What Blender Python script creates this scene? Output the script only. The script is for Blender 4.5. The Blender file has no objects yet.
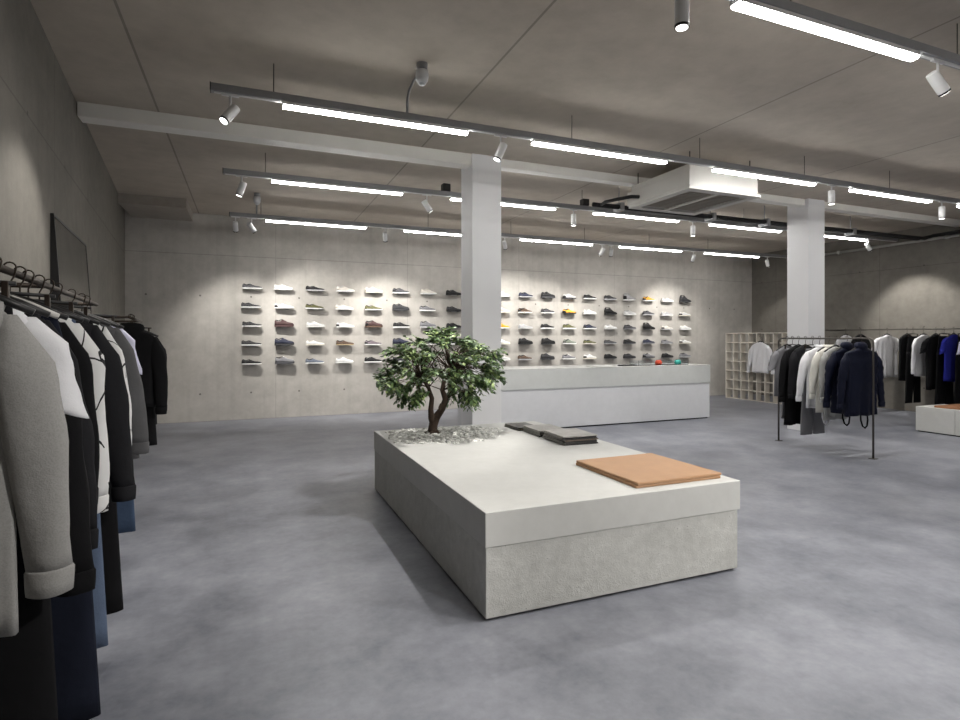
import bpy, bmesh, math, random
from mathutils import Vector, Matrix, noise
random.seed(7)
C = bpy.context.scene.collection
PI = math.pi
sc = bpy.context.scene
sc.view_settings.view_transform = 'Standard'
sc.view_settings.look = 'None'
sc.view_settings.gamma = 1.0
sc.view_settings.use_curve_mapping = False
sc.view_settings.exposure = -0.1

# ------------------------------------------------------------------ materials
def srgb(r, g, b):
    f = lambda c: c/12.92 if c <= .04045 else ((c+.055)/1.055)**2.4
    return (f(r/255), f(g/255), f(b/255), 1)

class NT:
    def __init__(s, name):
        s.m = bpy.data.materials.new(name); s.m.use_nodes = True
        s.t = s.m.node_tree; s.b = s.t.nodes['Principled BSDF']
    def n(s, kind, **kw):
        o = s.t.nodes.new(kind)
        for k, v in kw.items(): setattr(o, k, v)
        return o
    def l(s, a, b): s.t.links.new(a, b)
    def math(s, op, a, b=None, c=None):
        o = s.n('ShaderNodeMath', operation=op)
        for i, v in enumerate((a, b, c)):
            if v is None: continue
            if isinstance(v, (int, float)): o.inputs[i].default_value = v
            else: s.l(v, o.inputs[i])
        return o.outputs[0]
    def mix(s, fac, a, b, mode='MIX'):
        o = s.n('ShaderNodeMix', data_type='RGBA', blend_type=mode)
        for i, v in ((0, fac), (6, a), (7, b)):
            if isinstance(v, (int, float)): o.inputs[i].default_value = v
            elif isinstance(v, tuple): o.inputs[i].default_value = v
            else: s.l(v, o.inputs[i])
        return o.outputs[2]
    def noise(s, vec, scale, detail=4, rough=.55):
        o = s.n('ShaderNodeTexNoise')
        o.inputs['Scale'].default_value = scale; o.inputs['Detail'].default_value = detail
        o.inputs['Roughness'].default_value = rough
        if vec is not None: s.l(vec, o.inputs['Vector'])
        return o.outputs['Fac']
    def ramp(s, fac, lo, hi):
        o = s.n('ShaderNodeMapRange'); o.inputs[1].default_value = lo; o.inputs[2].default_value = hi
        s.l(fac, o.inputs[0]); return o.outputs[0]
    def bump(s, h, strength, dist=.01):
        o = s.n('ShaderNodeBump'); o.inputs['Strength'].default_value = strength
        o.inputs['Distance'].default_value = dist
        s.l(h, o.inputs['Height']); s.l(o.outputs[0], s.b.inputs['Normal'])

def pos(nt):
    g = nt.n('ShaderNodeNewGeometry'); return g.outputs['Position']
def objco(nt):
    return nt.n('ShaderNodeTexCoord').outputs['Object']

def concrete(name, c1, c2, rough=.85, seams=None, holes=None, vax='X', scale=1.0, speck=0.0, bump=.15, dark=(.02,.02,.02,1), lines=(), streak=0.0):
    nt = NT(name); p = pos(nt)
    sp = nt.n('ShaderNodeSeparateXYZ'); nt.l(p, sp.inputs[0])
    ax = {'X': sp.outputs[0], 'Y': sp.outputs[1], 'Z': sp.outputs[2]}
    n1 = nt.noise(p, .9*scale, 6, .6); n2 = nt.noise(p, 7*scale, 6, .65); n3 = nt.noise(p, 60*scale, 3, .6)
    f = nt.math('ADD', nt.math('MULTIPLY', n1, .55), nt.math('MULTIPLY', n2, .45))
    f = nt.ramp(f, .32, .68)
    col = nt.mix(f, c1, c2)
    if streak:
        mp = nt.n('ShaderNodeMapping'); mp.inputs['Scale'].default_value = (6, 6, .25); nt.l(p, mp.inputs[0])
        st = nt.ramp(nt.noise(mp.outputs[0], 1.0, 4, .6), .5, .8)
        col = nt.mix(nt.math('MULTIPLY', st, streak), col, tuple(x*.72 for x in c1[:3])+(1,))
    if speck:
        v = nt.n('ShaderNodeTexVoronoi'); v.inputs['Scale'].default_value = 55; nt.l(p, v.inputs['Vector'])
        d = nt.ramp(v.outputs['Distance'], .22, .08)
        m = nt.math('MULTIPLY', d, nt.ramp(n2, .48, .62))
        col = nt.mix(nt.math('MULTIPLY', m, speck), col, tuple(x*.45 for x in c1[:3])+(1,))
    mask = None
    def add(m):
        nonlocal mask
        mask = m if mask is None else nt.math('MAXIMUM', mask, m)
    for (axis, off, per, w, s) in (seams or ()):
        fr = nt.math('FRACT', nt.math('DIVIDE', nt.math('SUBTRACT', ax[axis], off-per*50), per))
        d = nt.math('ABSOLUTE', nt.math('SUBTRACT', nt.math('ABSOLUTE', nt.math('SUBTRACT', fr, .5)), .5))
        add(nt.math('MULTIPLY', nt.math('LESS_THAN', d, w/per), s))
    if holes:
        (o1, p1), (o2, p2), r = holes
        fu = nt.math('SUBTRACT', nt.math('FRACT', nt.math('DIVIDE', nt.math('SUBTRACT', ax[vax], o1-p1*50.5), p1)), .5)
        fv = nt.math('SUBTRACT', nt.math('FRACT', nt.math('DIVIDE', nt.math('SUBTRACT', ax['Z'], o2-p2*50.5), p2)), .5)
        du = nt.math('MULTIPLY', fu, p1); dv = nt.math('MULTIPLY', fv, p2)
        dist = nt.math('SQRT', nt.math('ADD', nt.math('MULTIPLY', du, du), nt.math('MULTIPLY', dv, dv)))
        add(nt.math('MULTIPLY', nt.math('LESS_THAN', dist, r), .75))
    if mask is not None: col = nt.mix(mask, col, dark)
    nt.l(col, nt.b.inputs['Base Color'])
    nt.b.inputs['Roughness'].default_value = rough
    h = nt.math('ADD', nt.math('MULTIPLY', n3, .4), n2)
    if mask is not None: h = nt.math('SUBTRACT', h, mask)
    nt.bump(h, bump, .01)
    return nt.m

def plain(name, col, rough=.6, metal=0.0, var=.12, scale=20, bump=0.0, spec=None, alpha=None):
    nt = NT(name); p = objco(nt)
    n = nt.noise(p, scale, 3)
    dk = tuple(x*(1-var) for x in col[:3])+(1,)
    lt = tuple(min(1, x*(1+var*.5)) for x in col[:3])+(1,)
    nt.l(nt.mix(n, dk, lt), nt.b.inputs['Base Color'])
    nt.b.inputs['Roughness'].default_value = rough; nt.b.inputs['Metallic'].default_value = metal
    if spec is not None: nt.b.inputs['Specular IOR Level'].default_value = spec
    if bump: nt.bump(nt.noise(p, scale*4, 3), bump, .004)
    return nt.m

def fabric(name, col, var=.18, rough=.9, melange=0.0, bump=.25):
    nt = NT(name); p = objco(nt)
    n = nt.noise(p, 9, 4)
    dk = tuple(x*(1-var) for x in col[:3])+(1,)
    c = nt.mix(n, dk, col)
    fine = nt.noise(p, 260, 2)
    if melange:
        c = nt.mix(nt.math('MULTIPLY', nt.ramp(fine, .45, .62), melange), c, tuple(x*.45 for x in col[:3])+(1,))
    nt.l(c, nt.b.inputs['Base Color']); nt.b.inputs['Roughness'].default_value = rough
    nt.b.inputs['Specular IOR Level'].default_value = .15
    nt.bump(nt.math('ADD', nt.math('MULTIPLY', fine, .12), nt.math('MULTIPLY', nt.noise(p, 9, 3), 1.6)), bump*1.6, .012)
    return nt.m

def drawn(name, col, ink):                        # white cloth with scattered line drawing
    nt = NT(name); p = objco(nt)
    v = nt.n('ShaderNodeTexVoronoi', feature='DISTANCE_TO_EDGE'); v.inputs['Scale'].default_value = 6.5
    nt.l(p, v.inputs['Vector'])
    line = nt.math('LESS_THAN', v.outputs['Distance'], .013)
    msk = nt.math('GREATER_THAN', nt.noise(p, 5, 2), .47)
    c = nt.mix(nt.math('MULTIPLY', line, msk), nt.mix(nt.noise(p, 9, 3), tuple(x*.85 for x in col[:3])+(1,), col), ink)
    nt.l(c, nt.b.inputs['Base Color']); nt.b.inputs['Roughness'].default_value = .9
    nt.bump(nt.noise(p, 24, 3), .25, .006)
    return nt.m

def emit(name, col, strength):
    nt = NT(name)
    nt.b.inputs['Base Color'].default_value = (.9, .9, .9, 1)
    nt.b.inputs['Emission Color'].default_value = col
    nt.b.inputs['Emission Strength'].default_value = strength
    return nt.m

M = {}
M['ceiling'] = concrete('ceiling concrete', srgb(166,157,146), srgb(194,185,173), .9,
        seams=[('X', -.76, 2.51, .009, .45)], bump=.08, dark=srgb(60,56,52), scale=.6)
M['wall_back'] = concrete('back wall concrete', srgb(166,162,156), srgb(197,193,187), .88,
        seams=[('Z', 2.80, 2.8, .006, .35), ('X', .45, 2.37, .005, .25)], holes=((.05,.79),(.46,1.65),.016), vax='X', bump=.12, dark=srgb(80,76,72), streak=.35)
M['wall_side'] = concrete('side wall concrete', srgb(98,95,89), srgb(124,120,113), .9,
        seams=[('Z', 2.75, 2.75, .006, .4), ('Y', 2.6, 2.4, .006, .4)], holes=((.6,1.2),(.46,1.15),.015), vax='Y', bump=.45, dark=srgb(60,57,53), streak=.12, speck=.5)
M['soffit'] = concrete('soffit concrete', srgb(150,143,135), srgb(174,167,158), .9)
M['slab'] = concrete('pale concrete slab', srgb(192,192,189), srgb(206,206,203), .75, bump=.04, scale=1.5)
M['block'] = concrete('speckled concrete block', srgb(176,176,172), srgb(210,210,206), .9, speck=.85, bump=.5, scale=2.5)
M['counter_band'] = concrete('counter slab', srgb(196,198,196), srgb(208,210,208), .8, bump=.05, scale=1.5)
M['counter_base'] = concrete('counter base', srgb(212,213,216), srgb(222,223,226), .8, bump=.05, scale=1.5)
M['white_paint'] = plain('white paint', srgb(228,228,230), .55, var=.04, scale=3)
M['beam_paint'] = plain('beam paint', srgb(232,230,225), .6, var=.10, scale=5)
M['white_metal'] = plain('white lacquered metal', srgb(222,222,222), .4, var=.03)
M['ac_white'] = plain('appliance white', srgb(198,196,191), .45, var=.03)
M['ac_grille'] = plain('appliance grille', srgb(150,144,134), .6, var=.1)
M['track_grey'] = plain('track aluminium', srgb(146,147,149), .45, metal=.2, var=.06)
M['wire'] = plain('steel wire', srgb(70,68,66), .5, metal=.6)
M['dark_metal'] = plain('dark bronze metal', srgb(62,54,48), .45, metal=.7, var=.15)
M['rack_metal'] = plain('grey rack metal', srgb(88,84,80), .45, metal=.5, var=.1)
M['pipe_silver'] = plain('galvanised pipe', srgb(170,170,168), .4, metal=.5)
M['pipe_black'] = plain('black pipe insulation', srgb(26,26,27), .8)
M['black_plastic'] = plain('black plastic', srgb(22,22,23), .5)
M['sensor_grey'] = plain('grey plastic', srgb(205,206,209), .4)
M['bark'] = plain('bark', srgb(72,58,48), .95, var=.5, scale=40, bump=.8)
M['leather'] = plain('tan leather', srgb(176,136,100), .5, var=.14, scale=9, bump=.15)
M['leather_brown'] = plain('brown leather', srgb(150,104,70), .5, var=.14, scale=9, bump=.15)
M['pages'] = plain('magazine pages', srgb(205,203,198), .8, var=.15, scale=80)
M['shadow_gap'] = plain('recessed dark foot', srgb(30,30,30), .9)
M['grid_white'] = plain('cream lacquer', srgb(214,208,198), .55, var=.04)
M['led'] = emit('lit diffuser', (1, .985, .955, 1), 48)
M['lens'] = emit('lit lens', (1, .97, .92, 1), 6)
M['mirror'] = None
nt = NT('smoked mirror glass')
nt.b.inputs['Base Color'].default_value = srgb(120,118,112); nt.b.inputs['Metallic'].default_value = 1
nt.l(nt.ramp(nt.noise(objco(nt), 3, 3), -1, 6), nt.b.inputs['Roughness'])
M['mirror'] = nt.m
nt = NT('acrylic'); nt.b.inputs['Base Color'].default_value = (.9,.93,.95,1); nt.b.inputs['Roughness'].default_value = .05
nt.b.inputs['Transmission Weight'].default_value = 1; nt.b.inputs['IOR'].default_value = 1.15
M['acrylic'] = nt.m
# floor: polished blue-grey concrete
nt = NT('polished concrete floor'); p = pos(nt)
n1 = nt.noise(p, .45, 6, .62); n2 = nt.noise(p, 2.6, 8, .68); n3 = nt.noise(p, 22, 4, .6)
f = nt.math('ADD', nt.math('ADD', nt.math('MULTIPLY', n1, .45), nt.math('MULTIPLY', n2, .45)), nt.math('MULTIPLY', n3, .10))
f = nt.ramp(f, .36, .66)
nt.l(nt.mix(f, srgb(86,89,99), srgb(158,160,168)), nt.b.inputs['Base Color'])
nt.l(nt.ramp(n2, -.8, 2.4), nt.b.inputs['Roughness'])
nt.b.inputs['Specular IOR Level'].default_value = .5
nt.bump(n3, .03, .004)
M['floor'] = nt.m
# leaves: each leaf its own green
nt = NT('leaves'); g = nt.n('ShaderNodeNewGeometry')
rp = g.outputs['Random Per Island']
cr = nt.n('ShaderNodeValToRGB'); nt.l(rp, cr.inputs[0])
e = cr.color_ramp.elements
e[0].position = 0; e[0].color = srgb(58,78,50); e[1].position = 1; e[1].color = srgb(164,184,118)
for ps, c in ((.45, srgb(82,108,68)), (.75, srgb(112,138,88))):
    x = e.new(ps); x.color = c
nt.l(cr.outputs[0], nt.b.inputs['Base Color']); nt.b.inputs['Roughness'].default_value = .4
M['leaf'] = nt.m
nt = NT('stone chips'); g = nt.n('ShaderNodeNewGeometry')
nt.l(nt.mix(g.outputs['Random Per Island'], srgb(176,176,172), srgb(244,244,240)), nt.b.inputs['Base Color'])
nt.b.inputs['Roughness'].default_value = .9
M['chips'] = nt.m

# ------------------------------------------------------------------ mesh builder
class MB:
    def __init__(s): s.v = []; s.f = []
    def box(s, x0, x1, y0, y1, z0, z1):
        b = len(s.v)
        s.v += [(x0,y0,z0),(x1,y0,z0),(x1,y1,z0),(x0,y1,z0),(x0,y0,z1),(x1,y0,z1),(x1,y1,z1),(x0,y1,z1)]
        s.f += [tuple(b+i for i in q) for q in ((3,2,1,0),(4,5,6,7),(0,1,5,4),(1,2,6,5),(2,3,7,6),(3,0,4,7))]
        return s
    def loft(s, rings, cap0=True, cap1=True, closed=True):
        b = len(s.v); n = len(rings[0])
        for r in rings: s.v += [tuple(p) for p in r]
        m = n if closed else n-1
        for i in range(len(rings)-1):
            for j in range(m):
                k = (j+1) % n
                s.f.append((b+i*n+j, b+i*n+k, b+(i+1)*n+k, b+(i+1)*n+j))
        if cap0: s.f.append(tuple(b+j for j in reversed(range(n))))
        if cap1: s.f.append(tuple(b+(len(rings)-1)*n+j for j in range(n)))
        return s
    def tube(s, pts, r, n=8, cap=True):
        pts = [Vector(p) for p in pts]; rs = r if isinstance(r, (list, tuple)) else [r]*len(pts)
        rings = []; up = None
        for i, p in enumerate(pts):
            t = (pts[min(i+1, len(pts)-1)] - pts[max(i-1, 0)]).normalized()
            if up is None:
                up = Vector((0,0,1)) if abs(t.z) < .9 else Vector((1,0,0))
            a = t.cross(up)
            if a.length < 1e-4: a = t.cross(Vector((0,1,0)))
            a.normalize(); bb = a.cross(t).normalized(); up = bb
            rings.append([p + (a*math.cos(2*PI*k/n) + bb*math.sin(2*PI*k/n))*rs[i] for k in range(n)])
        return s.loft(rings, cap, cap)
    def lathe(s, prof, axis_pts, n=16):          # prof: (t along axis, radius)
        a, b = Vector(axis_pts[0]), Vector(axis_pts[1]); d = (b-a).normalized()
        u = d.cross(Vector((0,0,1)) if abs(d.z) < .9 else Vector((1,0,0))).normalized(); w = d.cross(u)
        rings = [[a + d*t + (u*math.cos(2*PI*k/n) + w*math.sin(2*PI*k/n))*r for k in range(n)] for t, r in prof]
        return s.loft(rings)
    def mesh(s, name, smooth=False):
        me = bpy.data.meshes.new(name); me.from_pydata(s.v, [], s.f); me.update()
        bm = bmesh.new(); bm.from_mesh(me); bmesh.ops.recalc_face_normals(bm, faces=bm.faces); bm.to_mesh(me); bm.free()
        if smooth:
            for p in me.polygons: p.use_smooth = True
        return me
    def build(s, name, mat, parent=None, smooth=False, bevel=0.0, solid=0.0, subd=0, loc=None):
        me = s.mesh(name, smooth); me.materials.append(mat)
        o = bpy.data.objects.new(name, me); C.objects.link(o)
        if parent: o.parent = parent
        if loc: o.location = loc
        if bevel:
            b = o.modifiers.new('bevel', 'BEVEL'); b.width = bevel; b.segments = 2; b.limit_method = 'ANGLE'
        if solid:
            b = o.modifiers.new('solid', 'SOLIDIFY'); b.thickness = solid; b.offset = -1
        if subd:
            b = o.modifiers.new('sub', 'SUBSURF'); b.levels = subd; b.render_levels = subd
        return o

def tag(o, label, cat, group=None):
    o['label'] = label; o['category'] = cat
    if group: o['group'] = group
    return o
def thing(name, label, cat, loc=(0,0,0), rz=0.0, group=None):
    o = bpy.data.objects.new(name, None); C.objects.link(o)
    o.empty_display_size = .1
    o.location = loc; o.rotation_euler = (0,0,rz)
    return tag(o, label, cat, group)
def struct(name, mb, mat, label=None, cat=None, **kw):
    o = mb.build(name, mat, **kw); o['kind'] = 'structure'
    if label: o['label'] = label; o['category'] = cat
    return o

# ------------------------------------------------------------------ room
ZC = 3.48; YB = 10.5; XR = 11.7; YN = -4.0
def xw(y): return -1.24 - .093*(y-4.26)        # face of the slightly skewed left wall
struct('floor', MB().box(-2.6, XR+.3, YN-.3, YB+.3, -.2, 0), M['floor'], 'polished blue grey concrete floor of the shop', 'floor')
struct('ceiling', MB().box(-2.6, XR+.3, YN-.3, YB+.3, ZC, ZC+.25), M['ceiling'], 'raw grey brown concrete ceiling with straight plank seams', 'ceiling')
struct('wall_back', MB().box(-2.6, XR+.3, YB, YB+.3, 0, ZC), M['wall_back'], 'pale concrete back wall carrying the rows of shoes', 'wall')
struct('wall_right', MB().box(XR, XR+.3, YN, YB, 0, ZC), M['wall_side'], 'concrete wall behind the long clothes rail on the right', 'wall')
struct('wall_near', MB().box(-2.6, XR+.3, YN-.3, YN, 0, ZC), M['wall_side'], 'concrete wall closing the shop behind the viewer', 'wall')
lw = MB(); lw.loft([[(xw(YN), YN, z), (xw(YB), YB, z), (-2.6, YB, z), (-2.6, YN, z)] for z in (0, ZC)])
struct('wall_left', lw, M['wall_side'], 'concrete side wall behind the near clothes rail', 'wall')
struct('trim_1', MB().box(xw(9.45)+.0, -.85, 9.45, YB, ZC-.14, ZC), M['soffit'], 'shallow concrete box under the ceiling in far left corner', 'soffit')
# beam and pillars
struct('ceiling_beam', MB().box(xw(5.95)+.01, 2.333, 5.92, 6.10, ZC-.13, ZC), M['beam_paint'], 'white painted steel beam left of the first pillar', 'beam', bevel=.006)
struct('ceiling_beam', MB().box(2.693, 7.71, 5.95, 6.09, ZC-.10, ZC), M['beam_paint'], 'white painted steel beam between the two pillars', 'beam', bevel=.006)
struct('ceiling_beam', MB().box(8.06, XR, 5.95, 6.09, ZC-.10, ZC), M['beam_paint'], 'white painted steel beam right of the second pillar', 'beam', bevel=.006)
struct('pillar', MB().box(2.333, 2.693, 5.9, 6.26, 0, ZC), M['white_paint'], 'square white pillar behind the potted tree, left of the counter', 'pillar', bevel=.006)
struct('pillar', MB().box(7.71, 8.06, 5.9, 6.26, 0, ZC), M['white_paint'], 'square white pillar on the right behind the free standing rack', 'pillar', bevel=.006)

# ------------------------------------------------------------------ lights
TRACKS = [(2.25, 'track nearest the viewer', [1, 2, 3], [(2.03, 'down'), (4.13, 'right')]),
          (4.55, 'track in front of the pillars', [0,1,2,3,4], [(-.12, 'left'), (2.07, 'tree'), (6.33, 'down'), (8.44, 'down')]),
          (6.78, 'track just behind the pillars', [0,1,2,3,4], [(-.065,'wall'), (2.07,'side'), (4.2,'down'), (6.33,'down'), (10.4,'wallr')]),
          (9.1, 'track nearest the shoe wall', [0,1,2,3,4], [(-.17,'A1'), (.05,'A2'), (2.07,'B'), (4.22,'Cc'), (6.27,'D1'), (6.48,'D2'), (8.51,'E'), (10.6,'F')]),
          (-.07, 'track added unseen above the viewer', [1, 2, 3, 4], [(2.07,'clothes'), (4.22,'plinth')]), (-2.34, 'track added unseen behind the viewer', [1, 2, 3, 4], [])]  # unseen tracks, tubes and spots added to brighten plinth front and near clothes
ORD = ['first','second','third','fourth','fifth','sixth','seventh','eighth','ninth','tenth']
ZT = 3.20
AIM = {'clothes': (-2.6,1.9,-1.9), 'plinth': (-1.3,2.1,-2.3), 'tree': (-.85,.15,-1.9), 'wallr': (1.3,-.1,-1.6), 'left': (-1.1,-.6,-1.7), 'down': (0,0,-1), 'right': (.8,-.2,-1.0), 'wall': (-.35,.1,-1), 'side': (.7,.1,-.9),
       'A1': (.1,1.43,-2.1), 'A2': (1.6,1.43,-2.0), 'B': (.45,1.43,-1.95), 'Cc': (1.1,1.43,-1.75), 'D1': (-.55,1.43,-1.9), 'D2': (.7,1.43,-1.9), 'E': (.6,1.43,-1.7), 'F': (.5,.2,-1)}
PW = {'tree': 190, 'wallr': 180, 'left': 90, 'down': 110, 'right': 90, 'wall': 60, 'side': 80, 'A1': 140, 'A2': 190, 'B': 230, 'Cc': 205, 'D1': 130, 'D2': 110, 'E': 165, 'F': 50, 'clothes': 260, 'plinth': 460}
led_w = .035
def spotlight(x, y, zt, key, label, group):
    d = Vector(AIM[key]).normalized()
    t = thing('spotlight', label, 'spotlight', (x, y, zt), 0, group)
    MB().box(-.06, .06, -.011, .011, -.018, .001).build('adaptor', M['white_metal'], t, bevel=.003)
    piv = Vector((0,0,-.145))
    MB().tube([(0,0,-.015),(0,0,-.14)], .008, 8).build('stem', M['white_metal'], t, smooth=True)
    a = piv - d*.075; 
    h = MB().lathe([(0,.027),(.004,.034),(.025,.036),(.145,.036),(.15,.034)], (a, a+d), 20)
    h = h.build('head', M['white_metal'], t, smooth=False)
    r = MB().lathe([(0,.0365),(.012,.0365)], (a+d*.148, a+d*.16), 20); r.build('rim', M['black_plastic'], h)
    MB().lathe([(0,.029),(.004,.029)], (a+d*.1595, a+d*.17), 20).build('lens', M['lens'], h)
    L = bpy.data.lights.new('spot_lamp', 'SPOT'); L.energy = PW[key]; L.spot_size = math.radians(72); L.spot_blend = .55
    L.shadow_soft_size = .03; L.color = (1, .965, .91)
    if key in ('A1','A2','B','Cc','D1','D2','E'): L.spot_size = math.radians(80); L.spot_blend = .8
    lo = bpy.data.objects.new('lamp', L); C.objects.link(lo); lo.parent = t
    lo.location = a + d*.18
    lo.rotation_euler = d.to_track_quat('-Z', 'Y').to_euler()
    return t

for ti, (Y, tname, leds, spots) in enumerate(TRACKS):
    x0, x1 = -.25, 11.2
    if ti in (0, 4, 5): x0, x1 = 1.7, 10.6
    t = thing('light_track', 'long grey aluminium lighting %s' % tname, 'light track', (x0, Y, ZT), 0, 'ceiling lighting tracks')
    MB().box(0, x1-x0, -.032, .032, .0, .055).build('rail', M['track_grey'], t, bevel=.003)
    MB().box(-.006, 0, -.033, .033, -.002, .057).build('end_cap', M['black_plastic'], t)
    MB().box(x1-x0, x1-x0+.006, -.033, .033, -.002, .057).build('end_cap', M['black_plastic'], t)
    MB().box(.02, x1-x0-.02, -.012, .012, -.006, .001).build('conductor_strip', M['white_metal'], t)
    for wx in (.18, 2.8, 4.34, 5.88, 7.38, 8.9):
        if x0 < wx < x1:
            MB().tube([(wx-x0,0,.055),(wx-x0,0,ZC-ZT)], .0035, 6).build('suspension_wire', M['wire'], t)
    if ti == 2:
        for wx in (2.32, 4.38):
            b = MB().box(wx-x0-.05, wx-x0+.05, -.05, .05, .055, .15).build('junction_box', M['black_plastic'], t, bevel=.008)
    for q, k in enumerate(leds):
        xs = .245 + 2.145*k
        g = 'linear light tubes on the tracks'
        lb = 'lit linear light tube, %s from left on the %s' % (ORD[q], tname)
        t2 = thing('linear_light', lb, 'light tube', (xs, Y+.006, ZT), 0, g)
        MB().box(0, 1.51, -.034, .034, -.024, 0).build('housing', M['white_metal'], t2, bevel=.002)
        prof = [(-.028,-.024),(-.028,-.034),(-.022,-.042),(.022,-.042),(.028,-.034),(.028,-.024)]
        MB().loft([[(x, a, b) for a, b in prof] for x in (.004, 1.506)]).build('diffuser', M['led'], t2)
    for q, (x, key) in enumerate(spots):
        spotlight(x, Y, ZT, key, 'small white spotlight, %s from left on the %s' % (ORD[q], tname), 'white track spotlights')

# ceiling sensors
def sensor(x, y, label, ytrack):
    t = thing('ceiling_sensor', label, 'sensor', (x, y, ZC), 0, 'ceiling sensors'); k_ = .78
    MB().lathe([(0,.042),(.045,.042),(.05,.036)], ((0,0,0),(0,0,-1)), 18).build('mount', M['track_grey'], t)
    MB().lathe([(0,.030),(.008,.046),(.045,.050),(.08,.046),(.105,.030)], ((0,0,-.048),(0,0,-1)), 20).build('body', M['sensor_grey'], t, smooth=True)
    MB().lathe([(0,.027),(.010,.023),(.016,.010)], ((0,0,-.152),(0,0,-1)), 16).build('lens', M['lens_off'], t, smooth=True)
    dy = ytrack - y; zt = ZT + .055 - ZC
    pts = [(0,.04,-.03),(0,dy*.55,-.035),(0,dy*.85,-.055),(0,dy*.97,-.10),(0,dy,-.15),(0,dy,zt)]
    MB().tube(pts, .011, 8).build('conduit', M['track_grey'], t, smooth=True)
M['lens_off'] = plain('sensor lens', srgb(225,228,232), .2)
sensor(1.22, 4.12, 'grey ceiling sensor with bent conduit above the front light track', 4.55)
sensor(.12, 8.72, 'grey ceiling sensor near the left end of the rearmost track', 9.1)

# air conditioner
ax0, ay0, az0 = 4.49, 4.86, 3.05
t = thing('air_conditioner', 'square white cassette air conditioner hanging under the ceiling between the pillars', 'air conditioner', (ax0, ay0, az0))
S = 1.07
MB().box(.02, S-.02, .02, S-.02, .03, .285).build('casing', M['ac_white'], t, bevel=.015)
MB().box(0, S, 0, .10, 0, .03).box(0, S, S-.10, S, 0, .03).box(0,.10,.10,S-.10,0,.03).box(S-.10,S,.10,S-.10,0,.03).box(.48,.54,.10,S-.10,0,.03).build('bottom_frame', M['ac_white'], t)
MB().box(-.012, .02, -.012, S+.012, .03, .20).build('side_panel', M['ac_white'], t, bevel=.004)
for gx0, gx1 in ((.10,.48),(.54,.92)):
    g = MB()
    g.box(gx0, gx1, .10, .92, .014, .029)
    for i in range(14):
        yy = .115 + i*.058; g.box(gx0+.01, gx1-.01, yy, yy+.016, .006, .014)
    g.build('grille', M['ac_grille'], t)
for gx, gy in ((.06,.06),(.96,.06),(.06,.96),(.96,.96)):
    MB().tube([(gx,gy,.28),(gx,gy,ZC-az0)], .006, 6).build('hanging_rod', M['wire'], t)
MB().tube([(.03,.84,.10),(-.10,.88,.10),(-.16,1.1,.11),(-.14,1.38,.14),(-.08,1.55,.15)], .022, 10).build('hose', M['pipe_black'], t, smooth=True)
# black insulated pipes behind it and silver pipe along right wall
t = thing('insulated_pipe', 'pair of black insulated pipes running behind the air conditioner', 'pipe', (4.3, 6.45, 3.2))
MB().tube([(0,0,0),(7.15,0,.02),(7.22,-.1,.06),(7.24,-2.6,.10)], .03, 10).build('pipe', M['pipe_black'], t, smooth=True)
MB().tube([(.25,.09,.02),(7.1,.09,.02),(7.30,-.05,.07),(7.32,-2.6,.10)], .026, 10).build('pipe', M['pipe_black'], t, smooth=True)
for wx in (.45, 2.1, 3.2, 5.2):
    b = MB().box(wx-.03, wx+.03, -.045, .13, -.05, .06); b.tube([(wx,.04,.06),(wx,.04,ZC-3.2)], .008, 6)
    b.build('clamp', M['track_grey'], t)
t = thing('silver_pipe', 'thin silver conduit pipe running along the top of right wall', 'pipe', (XR-.06, 3.4, 3.22))
MB().tube([(0,0,0),(0,5.9,0)], .026, 10).build('tube', M['pipe_silver'], t, smooth=True)
for yy in (.8, 2.8, 4.8): MB().box(-.032,.061,yy-.02,yy+.02,-.032,.032).build('bracket', M['pipe_silver'], t)

# ------------------------------------------------------------------ plinth in the middle
t = thing('display_plinth', 'large low concrete plinth in the middle of the floor carrying the tree', 'plinth', (1.078, 2.552, 0))
PW_, PL_ = 1.672, 2.65
MB().box(.03, PW_-.03, .03, PL_-.03, 0, .02).build('foot', M['shadow_gap'], t)
MB().box(.004, PW_-.018, .004, PL_-.012, .014, .365).build('base_block', M['block'], t, bevel=.004)
MB().box(0, PW_, 0, PL_, .365, .54).build('top_slab', M['slab'], t, bevel=.004)
ZP = .54
for i, (nm) in enumerate(('lower', 'upper')):
    z = ZP + i*.0175
    o = MB().box(-.315, .315, -.325, .325, 0, .0165).build('leather_pad', M['leather'], None, bevel=.005, loc=(2.365+.004*i, 2.96-.003*i, z+.0003))
    o.rotation_euler = (0,0,math.radians(.6*i-.3))
    tag(o, ('square tan leather pad lying directly on the concrete plinth, under another' if i == 0 else
            'square tan leather pad on top of the stacked pair on plinth'), 'leather pad', 'tan leather pads on the plinth')

def magazine(x, y, z, w, l, th, rz, cmat, label):
    t = thing('magazine', label, 'magazine', (x, y, z), rz, 'magazines on the plinth')
    MB().box(-w/2+.004, w/2-.004, -l/2+.0015, l/2-.004, .0012, th-.0012).build('pages', M['pages'], t)
    c = MB().box(-w/2, w/2, -l/2, l/2, th-.0012, th).box(-w/2, w/2, -l/2, l/2, 0, .0012).box(-w/2, w/2, -l/2, -l/2+.0015, .0012, th-.0012)
    c.build('cover', cmat, t)
mc = [plain('cover '+n, c, .35, var=v, scale=s) for n, c, v, s in (('charcoal', srgb(58,57,56), .5, 6), ('grey photo', srgb(150,148,144), .6, 9), ('black', srgb(34,34,35), .3, 6), ('silver', srgb(172,170,166), .5, 12), ('brown', srgb(96,84,74), .4, 8))]
cn = ['charcoal','grey photo','black','silver','brown']
stacks = [('stack nearest the leather pads', 2.49, 4.08, .31, .36, [2,0,2,4,0,2,3]), ('middle stack of the three', 2.47, 4.48, .27, .33, [0,2,4,0,1]), ('rearmost stack near the tree', 2.42, 4.84, .22, .30, [0,4,2])]
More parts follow.
